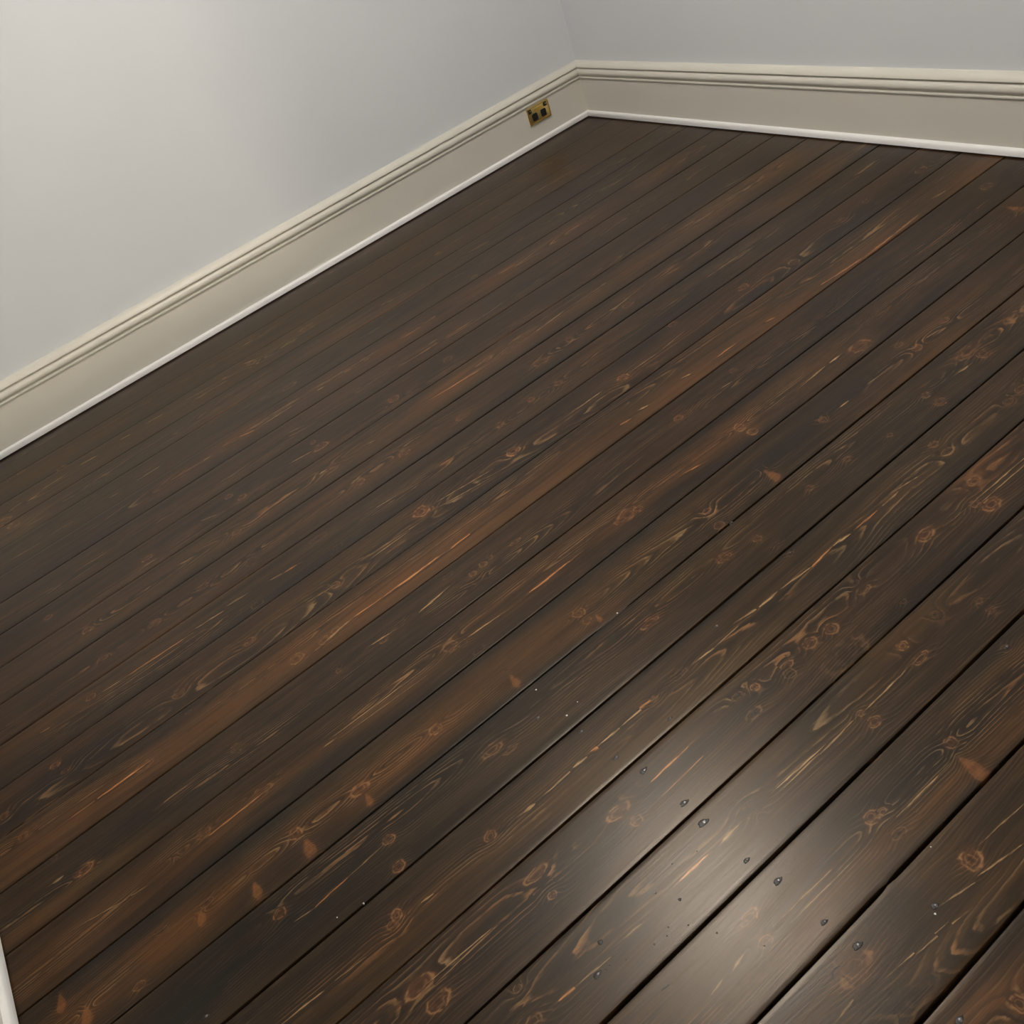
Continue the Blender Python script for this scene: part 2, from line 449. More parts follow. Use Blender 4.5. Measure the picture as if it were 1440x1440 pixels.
# ---- what each board shows, read off the photograph as pixels on the floor plane
# knots: x, y, radius in pixels, strength (negative = dark)
KN = [(87, 658, 5, .8), (30, 664, 3, .7), (154, 669, 3, -.7), (128, 702, 7, -.4), (3, 735, 10, .8), (21, 736, 8, .8),
      (96, 737, 3, .5), (207, 785, 5, .7), (322, 698, 5, .6), (340, 699, 6, .7), (68, 868, 5, .6), (333, 748, 5, .5),
      (353, 790, 8, -.4), (285, 825, 6, .4), (124, 885, 7, .7), (218, 876, 7, .4), (146, 925, 4, .5), (362, 850, 6, -.5),
      (351, 902, 6, .7), (251, 975, 8, .35), (128, 980, 5, .6), (372, 954, 5, -.3), (265, 1001, 3, -.6), (78, 1075, 6, .8),
      (93, 1083, 5, .4), (6, 1147, 6, .5), (33, 1175, 6, .5), (204, 1076, 7, .6), (76, 1206, 4, -.5), (119, 1222, 8, .95),
      (333, 1051, 8, .25), (369, 1112, 8, .4), (286, 1172, 8, .35), (247, 1207, 3, .5), (361, 1252, 11, 1.3),
      (290, 1269, 6, -.6), (228, 1309, 5, -.5), (283, 1290, 10, 1.3), (394, 1284, 8, .6), (86, 1412, 11, 1.3), (122, 1429, 13, 1.3),
      (196, 1386, 6, .4), (593, 719, 11, 1.0), (607, 716, 4, .7), (472, 822, 6, .7), (461, 661, 7, .5), (447, 757, 7, -.5),
      (475, 769, 5, -.5), (417, 926, 9, .6), (457, 900, 7, .5), (472, 886, 5, .5), (630, 809, 4, -.5), (665, 807, 5, .6),
      (679, 794, 5, .6), (689, 784, 4, .4), (725, 762, 4, .4), (561, 879, 6, -.4), (539, 900, 6, .6), (476, 943, 4, .5),
      (672, 816, 5, -.4), (633, 909, 9, .5), (650, 905, 7, -.5), (674, 914, 5, -.5), (612, 1026, 8, .7), (724, 957, 9, 1.3),
      (507, 1109, 10, .8), (519, 1124, 8, 1.3), (415, 1172, 9, .8), (434, 1192, 13, 1.3), (547, 1180, 8, .6), (561, 1218, 8, .7),
      (558, 1287, 8, .8), (553, 1301, 8, .4), (690, 1175, 8, .6), (692, 1054, 9, .55), (717, 1054, 5, .4), (754, 1229, 8, .7),
      (776, 1259, 6, .6), (590, 1387, 11, .8), (617, 1408, 12, .75), (728, 1390, 5, .5), (751, 1437, 9, .5), (883, 723, 11, .7),
      (897, 716, 6, .7), (875, 730, 6, .6), (994, 719, 5, .6), (1011, 739, 7, .4), (1086, 668, 11, 1.3), (1018, 784, 8, .6),
      (1065, 757, 6, .6), (1137, 686, 5, .5), (814, 862, 8, .6), (826, 873, 6, .5), (914, 875, 7, .7), (842, 869, 6, 1.3),
      (954, 948, 7, -.6), (919, 983, 5, .5), (1037, 978, 5, -.9), (1062, 966, 6, .8), (1060, 1003, 7, -1), (1111, 947, 8, -.8),
      (1107, 936, 5, .6), (1189, 921, 20, -.6), (1139, 904, 9, .5), (1054, 1140, 10, -.6), (1068, 1146, 5, -.7),
      (1210, 1003, 5, .6), (1169, 884, 9, .6), (1202, 820, 5, -.7), (1215, 829, 7, .4), (1302, 752, 9, .7), (1372, 709, 7, .5),
      (1394, 709, 11, .8), (1370, 677, 7, .6), (1269, 845, 5, -.7), (1314, 864, 6, -.7), (1269, 908, 7, .7), (1295, 925, 6, .6),
      (1377, 845, 5, .5), (1394, 858, 5, .5), (1230, 1015, 8, .6), (1415, 912, 7, -.8), (1112, 779, 5, -.5), (1090, 766, 5, -.5),
      (1337, 1045, 9, .5), (1369, 1080, 17, 1.3), (1226, 1150, 10, .7), (1240, 1141, 5, .5), (1366, 1209, 14, 1.0),
      (1264, 1172, 7, -.8), (1200, 1362, 22, .55), (1291, 1397, 19, -.5), (1435, 1412, 11, .7), (870, 1141, 9, .75),
      (895, 1154, 8, .5), (1054, 1290, 8, .65), (1077, 1324, 8, .45), (1041, 600, 9, .7), (1060, 606, 7, .8), (1209, 487, 10, .6),
      (1156, 590, 5, .6), (1191, 646, 5, .5), (1251, 612, 4, .5), (1138, 687, 5, .5), (964, 581, 6, -.4), (1031, 521, 5, .3),
      (1328, 450, 6, .5), (1289, 489, 7, .5), (1359, 496, 9, .5), (1383, 497, 9, .6), (1302, 556, 6, .6), (1321, 565, 8, .5),
      (1313, 625, 6, .5), (1425, 446, 9, .5), (1436, 547, 6, .5), (1264, 485, 4, .4), (1418, 565, 5, .4), (1332, 635, 6, .4),
      (1295, 239, 6, .6), (1387, 262, 7, .5), (1426, 293, 9, 1.3), (1184, 310, 4, .4), (1116, 369, 4, .4), (1045, 404, 6, .6),
      (1218, 283, 5, .3), (1176, 426, 4, -.7), (667, 389, 4, .5), (630, 505, 6, .4), (553, 561, 7, .6), (451, 628, 7, .7),
      (440, 622, 4, .6), (465, 661, 7, .4), (650, 586, 6, .4), (785, 539, 5, .7), (747, 562, 5, .7), (703, 597, 6, .5),
      (722, 635, 9, .95), (569, 637, 7, .5), (505, 679, 6, .5), (761, 508, 8, .4), (716, 492, 8, -.5), (433, 460, 7, .6),
      (354, 510, 6, .8), (407, 543, 5, .5), (302, 594, 6, -.4), (876, 531, 7, 1.0), (954, 588, 6, .7), (946, 456, 6, .5),
      (725, 484, 5, -.5), (800, 476, 5, .4), (883, 429, 5, .5), (930, 304, 4, .3), (815, 315, 3, .5)]
# resin flames: x0, y0, x1, y1, half width mm, strength (negative = orange)
FL = [(261, 563, 297, 543, 2, .7), (312, 534, 320, 529, 3, .7), (337, 614, 358, 605, 4, -.9), (368, 598, 410, 571, 2.5, .8),
      (270, 657, 297, 641, 2.5, .9), (342, 512, 360, 505, 3, .8), (203, 597, 233, 580, 2.5, .8), (168, 619, 183, 611, 2.5, .8),
      (114, 653, 136, 641, 2.5, 1), (192, 676, 227, 654, 2, .8), (153, 700, 167, 693, 2, .8), (57, 690, 91, 668, 2.5, 1),
      (14, 788, 57, 763, 1.6, .7), (64, 756, 90, 740, 1.6, .5), (239, 676, 294, 643, 1.5, -.6), (178, 951, 262, 896, 2.2, -1),
      (144, 973, 169, 957, 2, .7), (56, 1031, 70, 1023, 2, .7), (275, 884, 316, 858, 2.2, .9), (318, 853, 350, 833, 2.5, .5),
      (380, 816, 404, 802, 2.2, .9), (281, 733, 304, 724, 2, .6), (539, 839, 618, 782, 3.6, -1), (633, 772, 661, 750, 3, -.9),
      (497, 868, 539, 839, 2.5, -.8), (443, 915, 492, 872, 3, .6), (589, 862, 623, 832, 3, .9), (522, 907, 547, 891, 2.6, .9),
      (744, 834, 802, 788, 3.2, -1), (658, 896, 704, 864, 2.4, .8), (614, 706, 694, 659, 1.2, .9), (617, 713, 690, 672, 1.2, .7),
      (522, 785, 572, 749, 1.3, .8), (505, 790, 590, 735, 1.2, .6), (430, 848, 475, 820, 1.4, .7), (400, 805, 418, 794, 2.2, -.9), (528, 715, 559, 696, 1.8, .8),
      (467, 1037, 594, 943, 1.3, .7), (475, 1040, 600, 950, 1.1, .5), (136, 1124, 204, 1075, 2.6, -1), (100, 1150, 136, 1124, 1.6, -.6),
      (292, 1177, 370, 1115, 2, -.6), (230, 1129, 263, 1104, 2, .7), (120, 1297, 180, 1263, 1.5, .5), (180, 1262, 208, 1245, 1.4, .5),
      (73, 1243, 90, 1231, 2.5, .7), (456, 1050, 470, 1040, 2, .8), (442, 1277, 490, 1233, 1.7, -.8), (412, 1297, 442, 1277, 1.1, .5),
      (490, 1233, 537, 1190, 1.1, .5), (737, 1143, 752, 1130, 3, 1), (400, 1437, 457, 1392, 1.6, .8), (470, 1380, 515, 1345, 1, .5),
      (594, 1268, 608, 1257, 2, .7), (600, 1384, 690, 1306, 1.2, .8), (612, 1384, 700, 1300, 1, .6), (762, 1121, 810, 1077, 1.6, .8),
      (806, 1080, 826, 1064, 3.4, 1), (831, 1057, 846, 1047, 3, -1), (845, 1046, 877, 1019, 2.4, .95), (874, 1021, 918, 984, 2.2, .8),
      (892, 1002, 915, 985, 3, -.8), (980, 929, 1008, 908, 2.2, .95), (1003, 912, 1040, 878, 1.3, .6), (1040, 871, 1068, 853, 2.5, .8),
      (1068, 854, 1094, 831, 2.8, .9), (1094, 831, 1141, 797, 2.2, .8), (1141, 798, 1171, 767, 2.6, -.9), (1171, 768, 1196, 750, 2.8, 1),
      (1200, 746, 1235, 717, 2.2, -.8), (1240, 712, 1264, 691, 2, .6), (1218, 998, 1274, 942, 1.5, .8), (1152, 1062, 1200, 1013, 1.6, .6), (1368, 707, 1445, 640, 1.4, .9),
      (1380, 706, 1450, 646, 1.2, .7), (1091, 1109, 1175, 1036, 2, .85), (1102, 1108, 1160, 1052, 1.2, .6), (915, 1100, 969, 1049, 1.7, -.9), (930, 1120, 990, 1062, 1.3, -.7),
      (1015, 1185, 1038, 1160, 2.4, .9), (785, 1408, 813, 1384, 2, -.7), (813, 1384, 860, 1345, 1.2, .6), (875, 1322, 903, 1299, 2, .7), (955, 1240, 996, 1201, 2.6, -.9),
      (1030, 1365, 1046, 1342, 2, .4), (1000, 1400, 1016, 1378, 2, .4), (1180, 1432, 1200, 1405, 2, .5), (1008, 502, 1036, 482, 2.2, -.8), (1076, 453, 1090, 446, 2.6, -.8),
      (1015, 545, 1030, 536, 2, .6), (1133, 538, 1160, 515, 2.2, .8), (1166, 511, 1180, 500, 3, .9), (962, 530, 968, 527, 3, .8), (962, 666, 985, 653, 2.2, -.8),
      (1181, 573, 1194, 563, 2.6, .9), (1303, 475, 1320, 464, 2, .7), (1220, 540, 1230, 533, 2, .6), (1348, 524, 1362, 514, 2.6, .8), (1257, 691, 1291, 670, 1.8, .6),
      (1154, 401, 1213, 363, 3.5, -.7), (1213, 364, 1258, 329, 3, -.6), (1258, 329, 1292, 302, 3, -.6), (1310, 280, 1330, 268, 3, .5),
      (750, 469, 795, 436, 1.8, 1), (810, 576, 845, 551, 2, 1), (883, 525, 926, 495, 1.6, .7), (930, 492, 962, 466, 1.2, .5), (898, 577, 911, 570, 3, .9),
      (872, 598, 888, 588, 3, -.8), (605, 562, 673, 521, 2.6, -1), (561, 478, 593, 459, 2.2, -.8), (446, 549, 455, 544, 3, .9), (484, 524, 496, 517, 2.2, -.8), (512, 507, 520, 503, 2.2, .7),
      (603, 484, 615, 477, 2, .8), (617, 656, 639, 642, 2.4, -.9), (405, 653, 440, 634, 2.2, .9), (405, 609, 428, 598, 1.6, .7), (518, 624, 526, 620, 2.2, .7),
      (449, 667, 460, 660, 2.2, .7), (845, 402, 853, 397, 2, .6), (700, 386, 726, 371, 3, -.8), (800, 325, 815, 316, 3, -.7), (850, 266, 886, 245, 1.6, .6),
      (940, 385, 960, 373, 2.5, -.5), (1385, 1180, 1440, 1130, 1.1, .6), (1375, 1232, 1440, 1185, 1.4, .7), (1330, 1268, 1372, 1240, 1.3, .6), (1262, 1360, 1330, 1300, 1.2, .6),
      (1290, 1340, 1350, 1290, 1.3, .6), (1100, 1290, 1170, 1222, 1.4, .6), (1110, 1300, 1195, 1215, 1.2, .6), (1260, 1150, 1320, 1090, 1.6, .7)]
# stain areas: x, y, half length (m along board), half width (m across), orange, dark, olive
TI = [(540, 835, .28, .06, .95, 0, 0), (640, 765, .25, .06, .9, 0, 0), (760, 680, .30, .05, .7, 0, 0), (420, 915, .25, .06, .7, 0, 0),
      (210, 1075, .20, .06, .8, 0, 0), (90, 1155, .18, .06, .8, 0, 0), (30, 1225, .12, .06, .55, 0, 0), (960, 545, .25, .05, .8, 0, .2),
      (1090, 450, .25, .05, .65, 0, 0), (1230, 350, .22, .05, .8, 0, 0), (1370, 243, .18, .05, .75, 0, 0), (310, 1000, .2, .06, .7, 0, 0),
      (650, 533, .22, .05, 1.0, 0, 0), (730, 488, .2, .05, .8, 0, 0), (800, 440, .22, .05, .5, 0, 0), (560, 480, .2, .05, .7, 0, 0),
      (470, 530, .2, .05, .6, 0, 0), (690, 395, .25, .05, .75, 0, .1), (800, 325, .25, .05, .65, 0, .2), (930, 240, .2, .05, .6, 0, 0),
      (335, 612, .14, .05, .8, 0, 0), (240, 680, .15, .05, .5, 0, 0), (545, 435, .25, .05, .5, 0, 0), (470, 475, .2, .05, .6, 0, 0), (345, 560, .2, .05, .7, 0, 0),
      (640, 345, .4, .05, .25, 0, .4), (820, 240, .4, .05, .35, 0, .2), (1085, 240, .2, .05, .95, 0, .2), (1000, 300, .25, .05, .75, 0, 0), (900, 370, .2, .05, .5, 0, 0),
      (1165, 238, .14, .05, .6, 0, 0), (1090, 290, .2, .05, .45, 0, 0), (560, 1070, .22, .035, 1.0, 0, .3), (460, 1145, .16, .035, .8, 0, .2),
      (400, 1190, .15, .035, .6, 0, .2), (300, 1275, .2, .035, .95, 0, .2), (235, 1310, .15, .03, .9, 0, .1), (110, 1420, .15, .04, .6, 0, 0),
      (640, 1000, .2, .04, .5, 0, .2), (740, 915, .25, .05, .5, 0, .1), (820, 880, .12, .05, .4, 0, .1), (500, 1020, .4, .05, .35, 0, .1), (780, 790, .3, .05, .5, 0, 0),
      (880, 720, .2, .05, .5, 0, 0), (270, 1200, .35, .05, .45, 0, 0), (130, 1310, .25, .05, .55, 0, .1), (170, 1200, .16, .02, .3, 0, .9), (60, 1290, .12, .02, .6, 0, .4),
      (1310, 1130, .13, .022, 1.0, 0, .2), (1230, 1190, .1, .03, .8, 0, .2), (1180, 1240, .12, .03, .6, 0, .1), (1430, 1030, .12, .03, .7, 0, .3), (1165, 1300, .1, .03, .6, 0, 0),
      (1410, 1395, .12, .04, .8, 0, .1), (1330, 1440, .1, .04, .6, 0, .1), (1230, 1325, .1, .03, .5, 0, .3), (570, 1290, .15, .04, .6, 0, .1), (700, 1190, .25, .03, .4, 0, .5), (600, 1390, .2, .05, .4, 0, 0),
      (1160, 985, .25, .05, .15, 0, .7), (1060, 1080, .25, .05, .3, 0, .5), (1000, 960, .22, .04, .2, 0, .7), (880, 1060, .22, .04, .3, 0, .6), (1270, 890, .2, .05, .3, 0, .4),
      (1010, 1010, .2, .05, .3, 0, .4), (1200, 930, .1, .04, .2, 0, .2), (900, 790, .25, .05, .2, 0, .5), (990, 790, .25, .05, .1, 0, .5), (1050, 760, .2, .04, .2, 0, .4),
      (1300, 510, .3, .05, .35, 0, .2), (1340, 430, .2, .03, .6, 0, .1), (1120, 530, .2, .04, .4, 0, .3), (1040, 600, .12, .04, .5, 0, .1), (990, 640, .2, .04, .5, 0, .1),
      (1380, 660, .1, .03, .8, 0, 0), (1440, 420, .1, .04, .5, 0, 0), (30, 740, .15, .06, .5, 0, .6), (60, 660, .25, .05, .3, 0, .4), (230, 585, .3, .03, .3, 0, .7), (420, 470, .3, .05, .1, 0, .7),
      (1330, 250, .1, .05, .1, .3, 0), (300, 760, .3, .05, .2, 0, .2), (150, 840, .4, .05, .25, 0, .1), (400, 720, .3, .05, .2, 0, .1), (130, 900, .3, .05, .55, 0, 0), (230, 890, .2, .05, .3, 0, 0), (60, 1010, .2, .05, .5, 0, 0),
      (480, 690, .3, .05, .4, 0, 0), (600, 620, .3, .05, .3, 0, 0), (870, 600, .3, .04, .4, 0, .1), (700, 720, .3, .04, .3, 0, .1), (600, 690, .3, .05, 0, .15, .4), (540, 760, .2, .05, 0, .2, .5), (450, 830, .25, .05, 0, .1, .4),
      # dark
      (560, 440, .3, .05, 0, .8, 0), (620, 400, .3, .05, 0, .7, 0), (450, 510, .25, .05, 0, .5, 0), (340, 580, .2, .05, 0, .5, 0), (860, 260, .3, .05, 0, .4, 0), (950, 200, .2, .05, 0, .5, 0),
      (740, 400, .3, .05, 0, .5, 0), (850, 340, .3, .05, 0, .6, 0), (960, 290, .3, .05, 0, .6, 0), (1070, 230, .2, .05, 0, .6, 0), (1040, 330, .2, .05, 0, .7, 0), (1150, 300, .25, .05, 0, .7, 0), (1250, 230, .2, .05, 0, .7, 0),
      (1060, 420, .25, .05, 0, .7, 0), (1200, 310, .25, .05, 0, .6, 0), (1300, 240, .15, .05, 0, .6, 0), (1180, 430, .25, .05, 0, .8, 0), (1060, 520, .2, .04, 0, .6, 0), (1330, 320, .25, .05, 0, .5, 0), (1420, 250, .15, .05, 0, .6, 0),
      (960, 430, .3, .05, 0, .5, 0), (880, 500, .3, .05, 0, .7, 0), (760, 590, .3, .05, 0, .6, 0), (650, 660, .2, .04, 0, .5, 0), (230, 1020, .2, .04, 0, .9, 0), (130, 1060, .2, .05, 0, .8, 0), (40, 1080, .25, .05, 0, .7, 0),
      (330, 935, .2, .05, 0, .4, 0), (280, 1110, .2, .05, 0, .6, 0), (200, 1150, .2, .04, 0, .7, 0), (450, 980, .25, .05, 0, .5, 0), (560, 920, .2, .05, 0, .5, 0), (670, 830, .2, .04, 0, .4, 0),
      (450, 1080, .12, .03, 0, .8, 0), (360, 1170, .2, .03, 0, .8, 0), (330, 1310, .2, .03, 0, .8, 0), (390, 1220, .2, .03, 0, .7, 0), (560, 1125, .2, .03, 0, .8, 0), (180, 1320, .2, .03, 0, .8, 0),
      (640, 1080, .3, .05, 0, .7, 0), (520, 1190, .3, .06, 0, .8, 0), (430, 1290, .3, .06, 0, .85, 0), (300, 1390, .25, .06, 0, .9, 0), (770, 960, .2, .05, 0, .6, 0), (880, 890, .07, .035, 0, .7, 0),
      (480, 1340, .25, .05, 0, .7, 0), (370, 1430, .2, .05, 0, .6, 0), (560, 1230, .15, .04, 0, .6, 0), (690, 1330, .15, .02, 0, .8, 0), (790, 1240, .2, .05, 0, .7, 0), (740, 1290, .15, .05, 0, .5, 0), (560, 1390, .15, .04, 0, .6, 0),
      (1150, 985, .12, .04, 0, .8, 0), (1040, 1000, .15, .02, 0, .8, 0), (950, 1080, .12, .015, 0, .9, 0), (1040, 1120, .1, .03, 0, .5, 0), (830, 1300, .2, .05, 0, .4, 0),
      (1290, 1080, .12, .04, 0, .85, 0), (1215, 1135, .12, .02, 0, .9, 0), (1180, 1190, .1, .015, 0, .7, 0), (1390, 1000, .15, .03, 0, .6, 0), (1340, 880, .2, .05, 0, .3, 0),
      (1250, 1290, .07, .05, 0, .6, 0), (1420, 1130, .1, .04, 0, .5, 0), (1250, 1420, .06, .03, 0, .8, 0), (1420, 1330, .08, .03, 0, .7, 0),
      (1180, 560, .2, .03, 0, .7, 0), (1090, 640, .15, .03, 0, .8, 0), (1220, 650, .25, .05, 0, .4, 0), (1300, 430, .2, .03, 0, .6, 0), (1300, 560, .3, .02, 0, .6, 0), (1160, 700, .2, .04, 0, .5, 0),
      (960, 690, .2, .03, 0, .7, 0), (880, 760, .2, .03, 0, .6, 0), (840, 690, .15, .03, 0, .6, 0), (1000, 720, .15, .04, 0, .3, 0), (1190, 780, .15, .04, 0, .5, 0), (1290, 790, .1, .02, 0, .6, 0), (1420, 600, .2, .05, 0, .2, 0),
      (1390, 800, .2, .05, .1, .3, 0)]


def floor_feats(rows, n):
    out = []
    for r in rows:
        p, s = on_floor(r[0], r[1])
        out.append((p[0], -p[1], s) + tuple(r[n:]))
    return out


knots = [(x, u, s * r * 1.05, k if k > 1 else k * .9) for (x, u, s, r, k) in floor_feats(KN, 2)]
flames = []
for a in FL:
    p, s1 = on_floor(a[0], a[1]); q, s2 = on_floor(a[2], a[3])
    flames.append((p[0], -p[1], q[0], -q[1], max(a[4] * 1e-3 * .9, s1 * .75), a[5]))
tints = [(x, u, L, W, o, d, y) for (x, u, s, L, W, o, d, y) in floor_feats(TI, 2)]
# boards outside the picture carry some too
for _ in range(60):
    x = rng.uniform(2.5 * S, X1); u = rng.uniform(0, 3.06)
    knots.append((x, u, rng.uniform(.007, .016), rng.choice([.6, .8, -.6])))
    if rng.random() < .6:
        tints.append((rng.uniform(2.5 * S, X1), rng.uniform(0, 3.06), .2, .04, rng.uniform(0, .8), 0, rng.uniform(0, .4)))

Ln = -Y0 + Y1 - 0.004
STEP = 0.0125
NU = int(Ln / STEP)
ys = np.linspace(Y1 - 0.002, Y0 + 0.002, NU + 1)          # along board, far to near
us = -ys


def smooth_noise(n_ctrl, amp):
    c = rng.normal(0, amp, n_ctrl + 4)
    t = np.linspace(0, n_ctrl, NU + 1)
    i = np.floor(t).astype(int); f = t - i
    f = f * f * (3 - 2 * f)
    return c[i] * (1 - f) + c[i + 1] * f


floor = structure(link('floor', box_mesh('floor', (X0 - TH, Y0 - TH, -0.08), (X1 + TH, Y1 + TH, -0.0205)), M_SUB))
planks = []
for b in range(NB):
    xa, xb = joints[b], joints[b + 1]
    xc = 0.5 * (xa + xb)
    la = xa + gap_half(b, ys) - xc                        # left / right edges along the board
    lb = xb - gap_half(b + 1, ys) - xc
    tilt = rng.normal(0, 0.0006); cup = rng.normal(0.0, 0.00018)
    tt = np.array([0, .0, .003, .008, .06, .14, .23, .32, .41, .5, .59, .68, .77, .86, .94, .992, .997, 1, 1.0])
    zz = np.array([-.02, -.0005, -.00016, -.00003, 0, 0, 0, 0, 0, 0, 0, 0, 0, 0, 0, -.00003, -.00016, -.0005, -.02])
    nc = len(tt)
    wv = lb - la
    X = la[:, None] + wv[:, None] * tt[None, :]
    Z = zz[None, :] + (tt[None, :] - .5) * 2 * tilt * 0.5 - cup * (2 * tt[None, :] - 1) ** 2 + 0 * X
    Z = Z + smooth_noise(5, 0.00012)[:, None]
    Z[:, 0] = Z[:, -1] = -0.0205
    Yv = ys[:, None] + 0 * X
    V = np.stack([X, Yv, Z], -1).reshape(-1, 3)
    ii = np.arange(NU)[:, None] * nc + np.arange(nc - 1)[None, :]
    F = np.stack([ii, ii + nc, ii + nc + 1, ii + 1], -1).reshape(-1, 4)
    ncap = 2
    me = bpy.data.meshes.new('plank')
    nv, nf = len(V), len(F)
    me.vertices.add(nv); me.vertices.foreach_set('co', V.ravel())
    loops = F[:, ::-1].ravel() if False else F.ravel()
    cap0 = np.arange(nc); cap1 = (NU * nc + np.arange(nc))[::-1]
    loops = np.concatenate([loops, cap0, cap1])
    starts = np.concatenate([np.arange(nf) * 4, [nf * 4, nf * 4 + nc]])
    me.loops.add(len(loops)); me.loops.foreach_set('vertex_index', loops.astype(np.int32))
    me.polygons.add(nf + 2); me.polygons.foreach_set('loop_start', starts.astype(np.int32))
    me.update(calc_edges=True); me.validate()
    sm = np.ones(nf + 2, bool); sm[-2:] = False
    me.polygons.foreach_set('use_smooth', sm)
    # grain coordinates
    pith = rng.normal(0, 0.016) + smooth_noise(5, 0.010) + smooth_noise(14, 0.003)
    dep = 0.016 + abs(rng.normal(0, 0.014)) + smooth_noise(6, 0.009) + smooth_noise(18, 0.0025) + rng.normal(0, 0.006) * us
    dep = np.where(dep < 0.004, 0.004 + 0.3 * np.abs(dep - 0.004), dep)
    seed = rng.uniform(0, 60)
    gr = np.stack([us[:, None] + seed + 0 * X, X - pith[:, None], dep[:, None] + seed * 0.0 + 0 * X], -1)
    at = me.attributes.new('grain', 'FLOAT_VECTOR', 'POINT'); at.data.foreach_set('vector', gr.reshape(-1).astype(np.float32))
    # stain tint field
    wx = X + xc; wu = us[:, None] + 0 * X
    T = np.zeros((NU + 1, nc, 3)); base_t = rng.uniform(0, .2), rng.uniform(0, .12), rng.uniform(0, .3)
    T[...] = base_t
    for side in (0, 1):                                   # stain pooled along the board edges
        e = np.exp(-((tt if side == 0 else 1 - tt) / rng.uniform(.05, .22)) ** 2)
        T[..., 1] = np.maximum(T[..., 1], e[None, :] * np.clip(smooth_noise(7, .45) + .25, 0, .9)[:, None])
    for (tx, tu, L, W, o, d, y_) in tints:
        if xa <= tx <= xb:
            w_ = np.exp(-((wu - tu) / L) ** 2 * 1.2 - ((wx - tx) / W) ** 2 * 1.0)
            T[..., 0] = np.maximum(T[..., 0], o * w_); T[..., 2] = np.maximum(T[..., 2], y_ * w_)
            T[..., 1] = np.maximum(T[..., 1], d * w_)
    at = me.attributes.new('tint', 'FLOAT_VECTOR', 'POINT'); at.data.foreach_set('vector', T.reshape(-1).astype(np.float32))
    # knots and flames: nearest one per face, exact local coordinates at the corners
    nl = len(loops)
    lv = np.zeros(nl, np.int32); me.loops.foreach_get('vertex_index', lv)
    LX = V[lv, 0] + xc; LU = -V[lv, 1]
    fx = (V[F, 0].mean(1) + xc); fu = -V[F, 1].mean(1)
    KA = np.zeros((nl, 3), np.float32); KA[:, :2] = 50.0
    SA = np.zeros((nl, 3), np.float32); SA[:, :2] = 50.0
    asp = lambda k: 0.55 + 0.75 * abs(math.sin(k[0] * 391 + k[1] * 173))
    mk = [k for k in knots if xa - .002 <= k[0] <= xb + .002]
    if mk:
        D = np.stack([np.sqrt(.5 * (fu - k[1]) ** 2 + (fx - k[0]) ** 2) / k[2] for k in mk])
        best = D.argmin(0)
        kb = np.array(mk)[best]
        kr = np.repeat(kb, 4, axis=0)
        m = nf * 4
        KA[:m, 0] = (LU[:m] - kr[:, 1]) / kr[:, 2] * np.repeat(np.array([asp(k) for k in mk])[best], 4); KA[:m, 1] = (LX[:m] - kr[:, 0]) / kr[:, 2]; KA[:m, 2] = kr[:, 3]
        sp = kr[:, 3] > 1.1                              # spike knots lie across the grain
        KA[:m, 0] = np.where(sp, ((LU[:m] - kr[:, 1]) - .12 * (LX[:m] - kr[:, 0])) / kr[:, 2] * 2.6 / (1 + .35 * np.clip(KA[:m, 1], -1.5, 1.5)), KA[:m, 0])
        KA[:m, 1] = np.where(sp, KA[:m, 1] * .8, KA[:m, 1])
    mf = [f for f in flames if xa <= .5 * (f[0] + f[2]) <= xb]
    if mf:
        A = np.array(mf)
        cu = .5 * (A[:, 1] + A[:, 3]); cx = .5 * (A[:, 0] + A[:, 2])
        hl = np.maximum(.5 * np.hypot(A[:, 0] - A[:, 2], A[:, 1] - A[:, 3]), .012)
        du = (A[:, 3] - A[:, 1]); dx = (A[:, 2] - A[:, 0]); nn = np.hypot(du, dx); du /= nn; dx /= nn

        def lc(pu, px_, k):
            a_ = ((pu - cu[k]) * du[k] + (px_ - cx[k]) * dx[k]) / hl[k]
            t_ = (-(pu - cu[k]) * dx[k] + (px_ - cx[k]) * du[k])
            return a_, t_
        D = []
        for k in range(len(mf)):
            a_, t_ = lc(fu, fx, k)
            D.append(np.hypot(np.maximum(np.abs(a_) - 1, 0) * hl[k], t_))
        best = np.stack(D).argmin(0)
        kk = np.repeat(best, 4); m = nf * 4
        a_, t_ = lc(LU[:m], LX[:m], kk)
        SA[:m, 0] = a_; SA[:m, 1] = t_ / A[kk, 4]; SA[:m, 2] = A[kk, 5]
    at = me.attributes.new('knot', 'FLOAT_VECTOR', 'CORNER'); at.data.foreach_set('vector', KA.reshape(-1))
    at = me.attributes.new('streak', 'FLOAT_VECTOR', 'CORNER'); at.data.foreach_set('vector', SA.reshape(-1))
    o = link('plank', me, M_WOOD, floor)
    o.location = (xc, 0, 0)
    planks.append((xa, xb, o, xc))

# ---------------------------------------------------------------- nails, hole discs and flecks set in the boards


def disc_mesh(name, r, h, rim=0.55, seg=10, squash=1.0):
    vs = [(0, 0, h)]
    for rr, zz in ((r * rim, h * 0.9), (r, 0.0), (r, -0.002)):
        for i in range(seg):
            a = 2 * math.pi * i / seg
            k = 1 + 0.13 * math.sin(3 * a + r * 900) + 0.08 * math.sin(5 * a)
            vs.append((rr * k * math.cos(a), rr * k * squash * math.sin(a), zz))
    fs = [(0, 1 + i, 1 + (i + 1) % seg) for i in range(seg)]
    for ring in range(2):
        for i in range(seg):
            a, b_ = 1 + ring * seg + i, 1 + ring * seg + (i + 1) % seg
            fs.append((a, a + seg, b_ + seg, b_))
    return mesh_of(name, vs, fs, True)


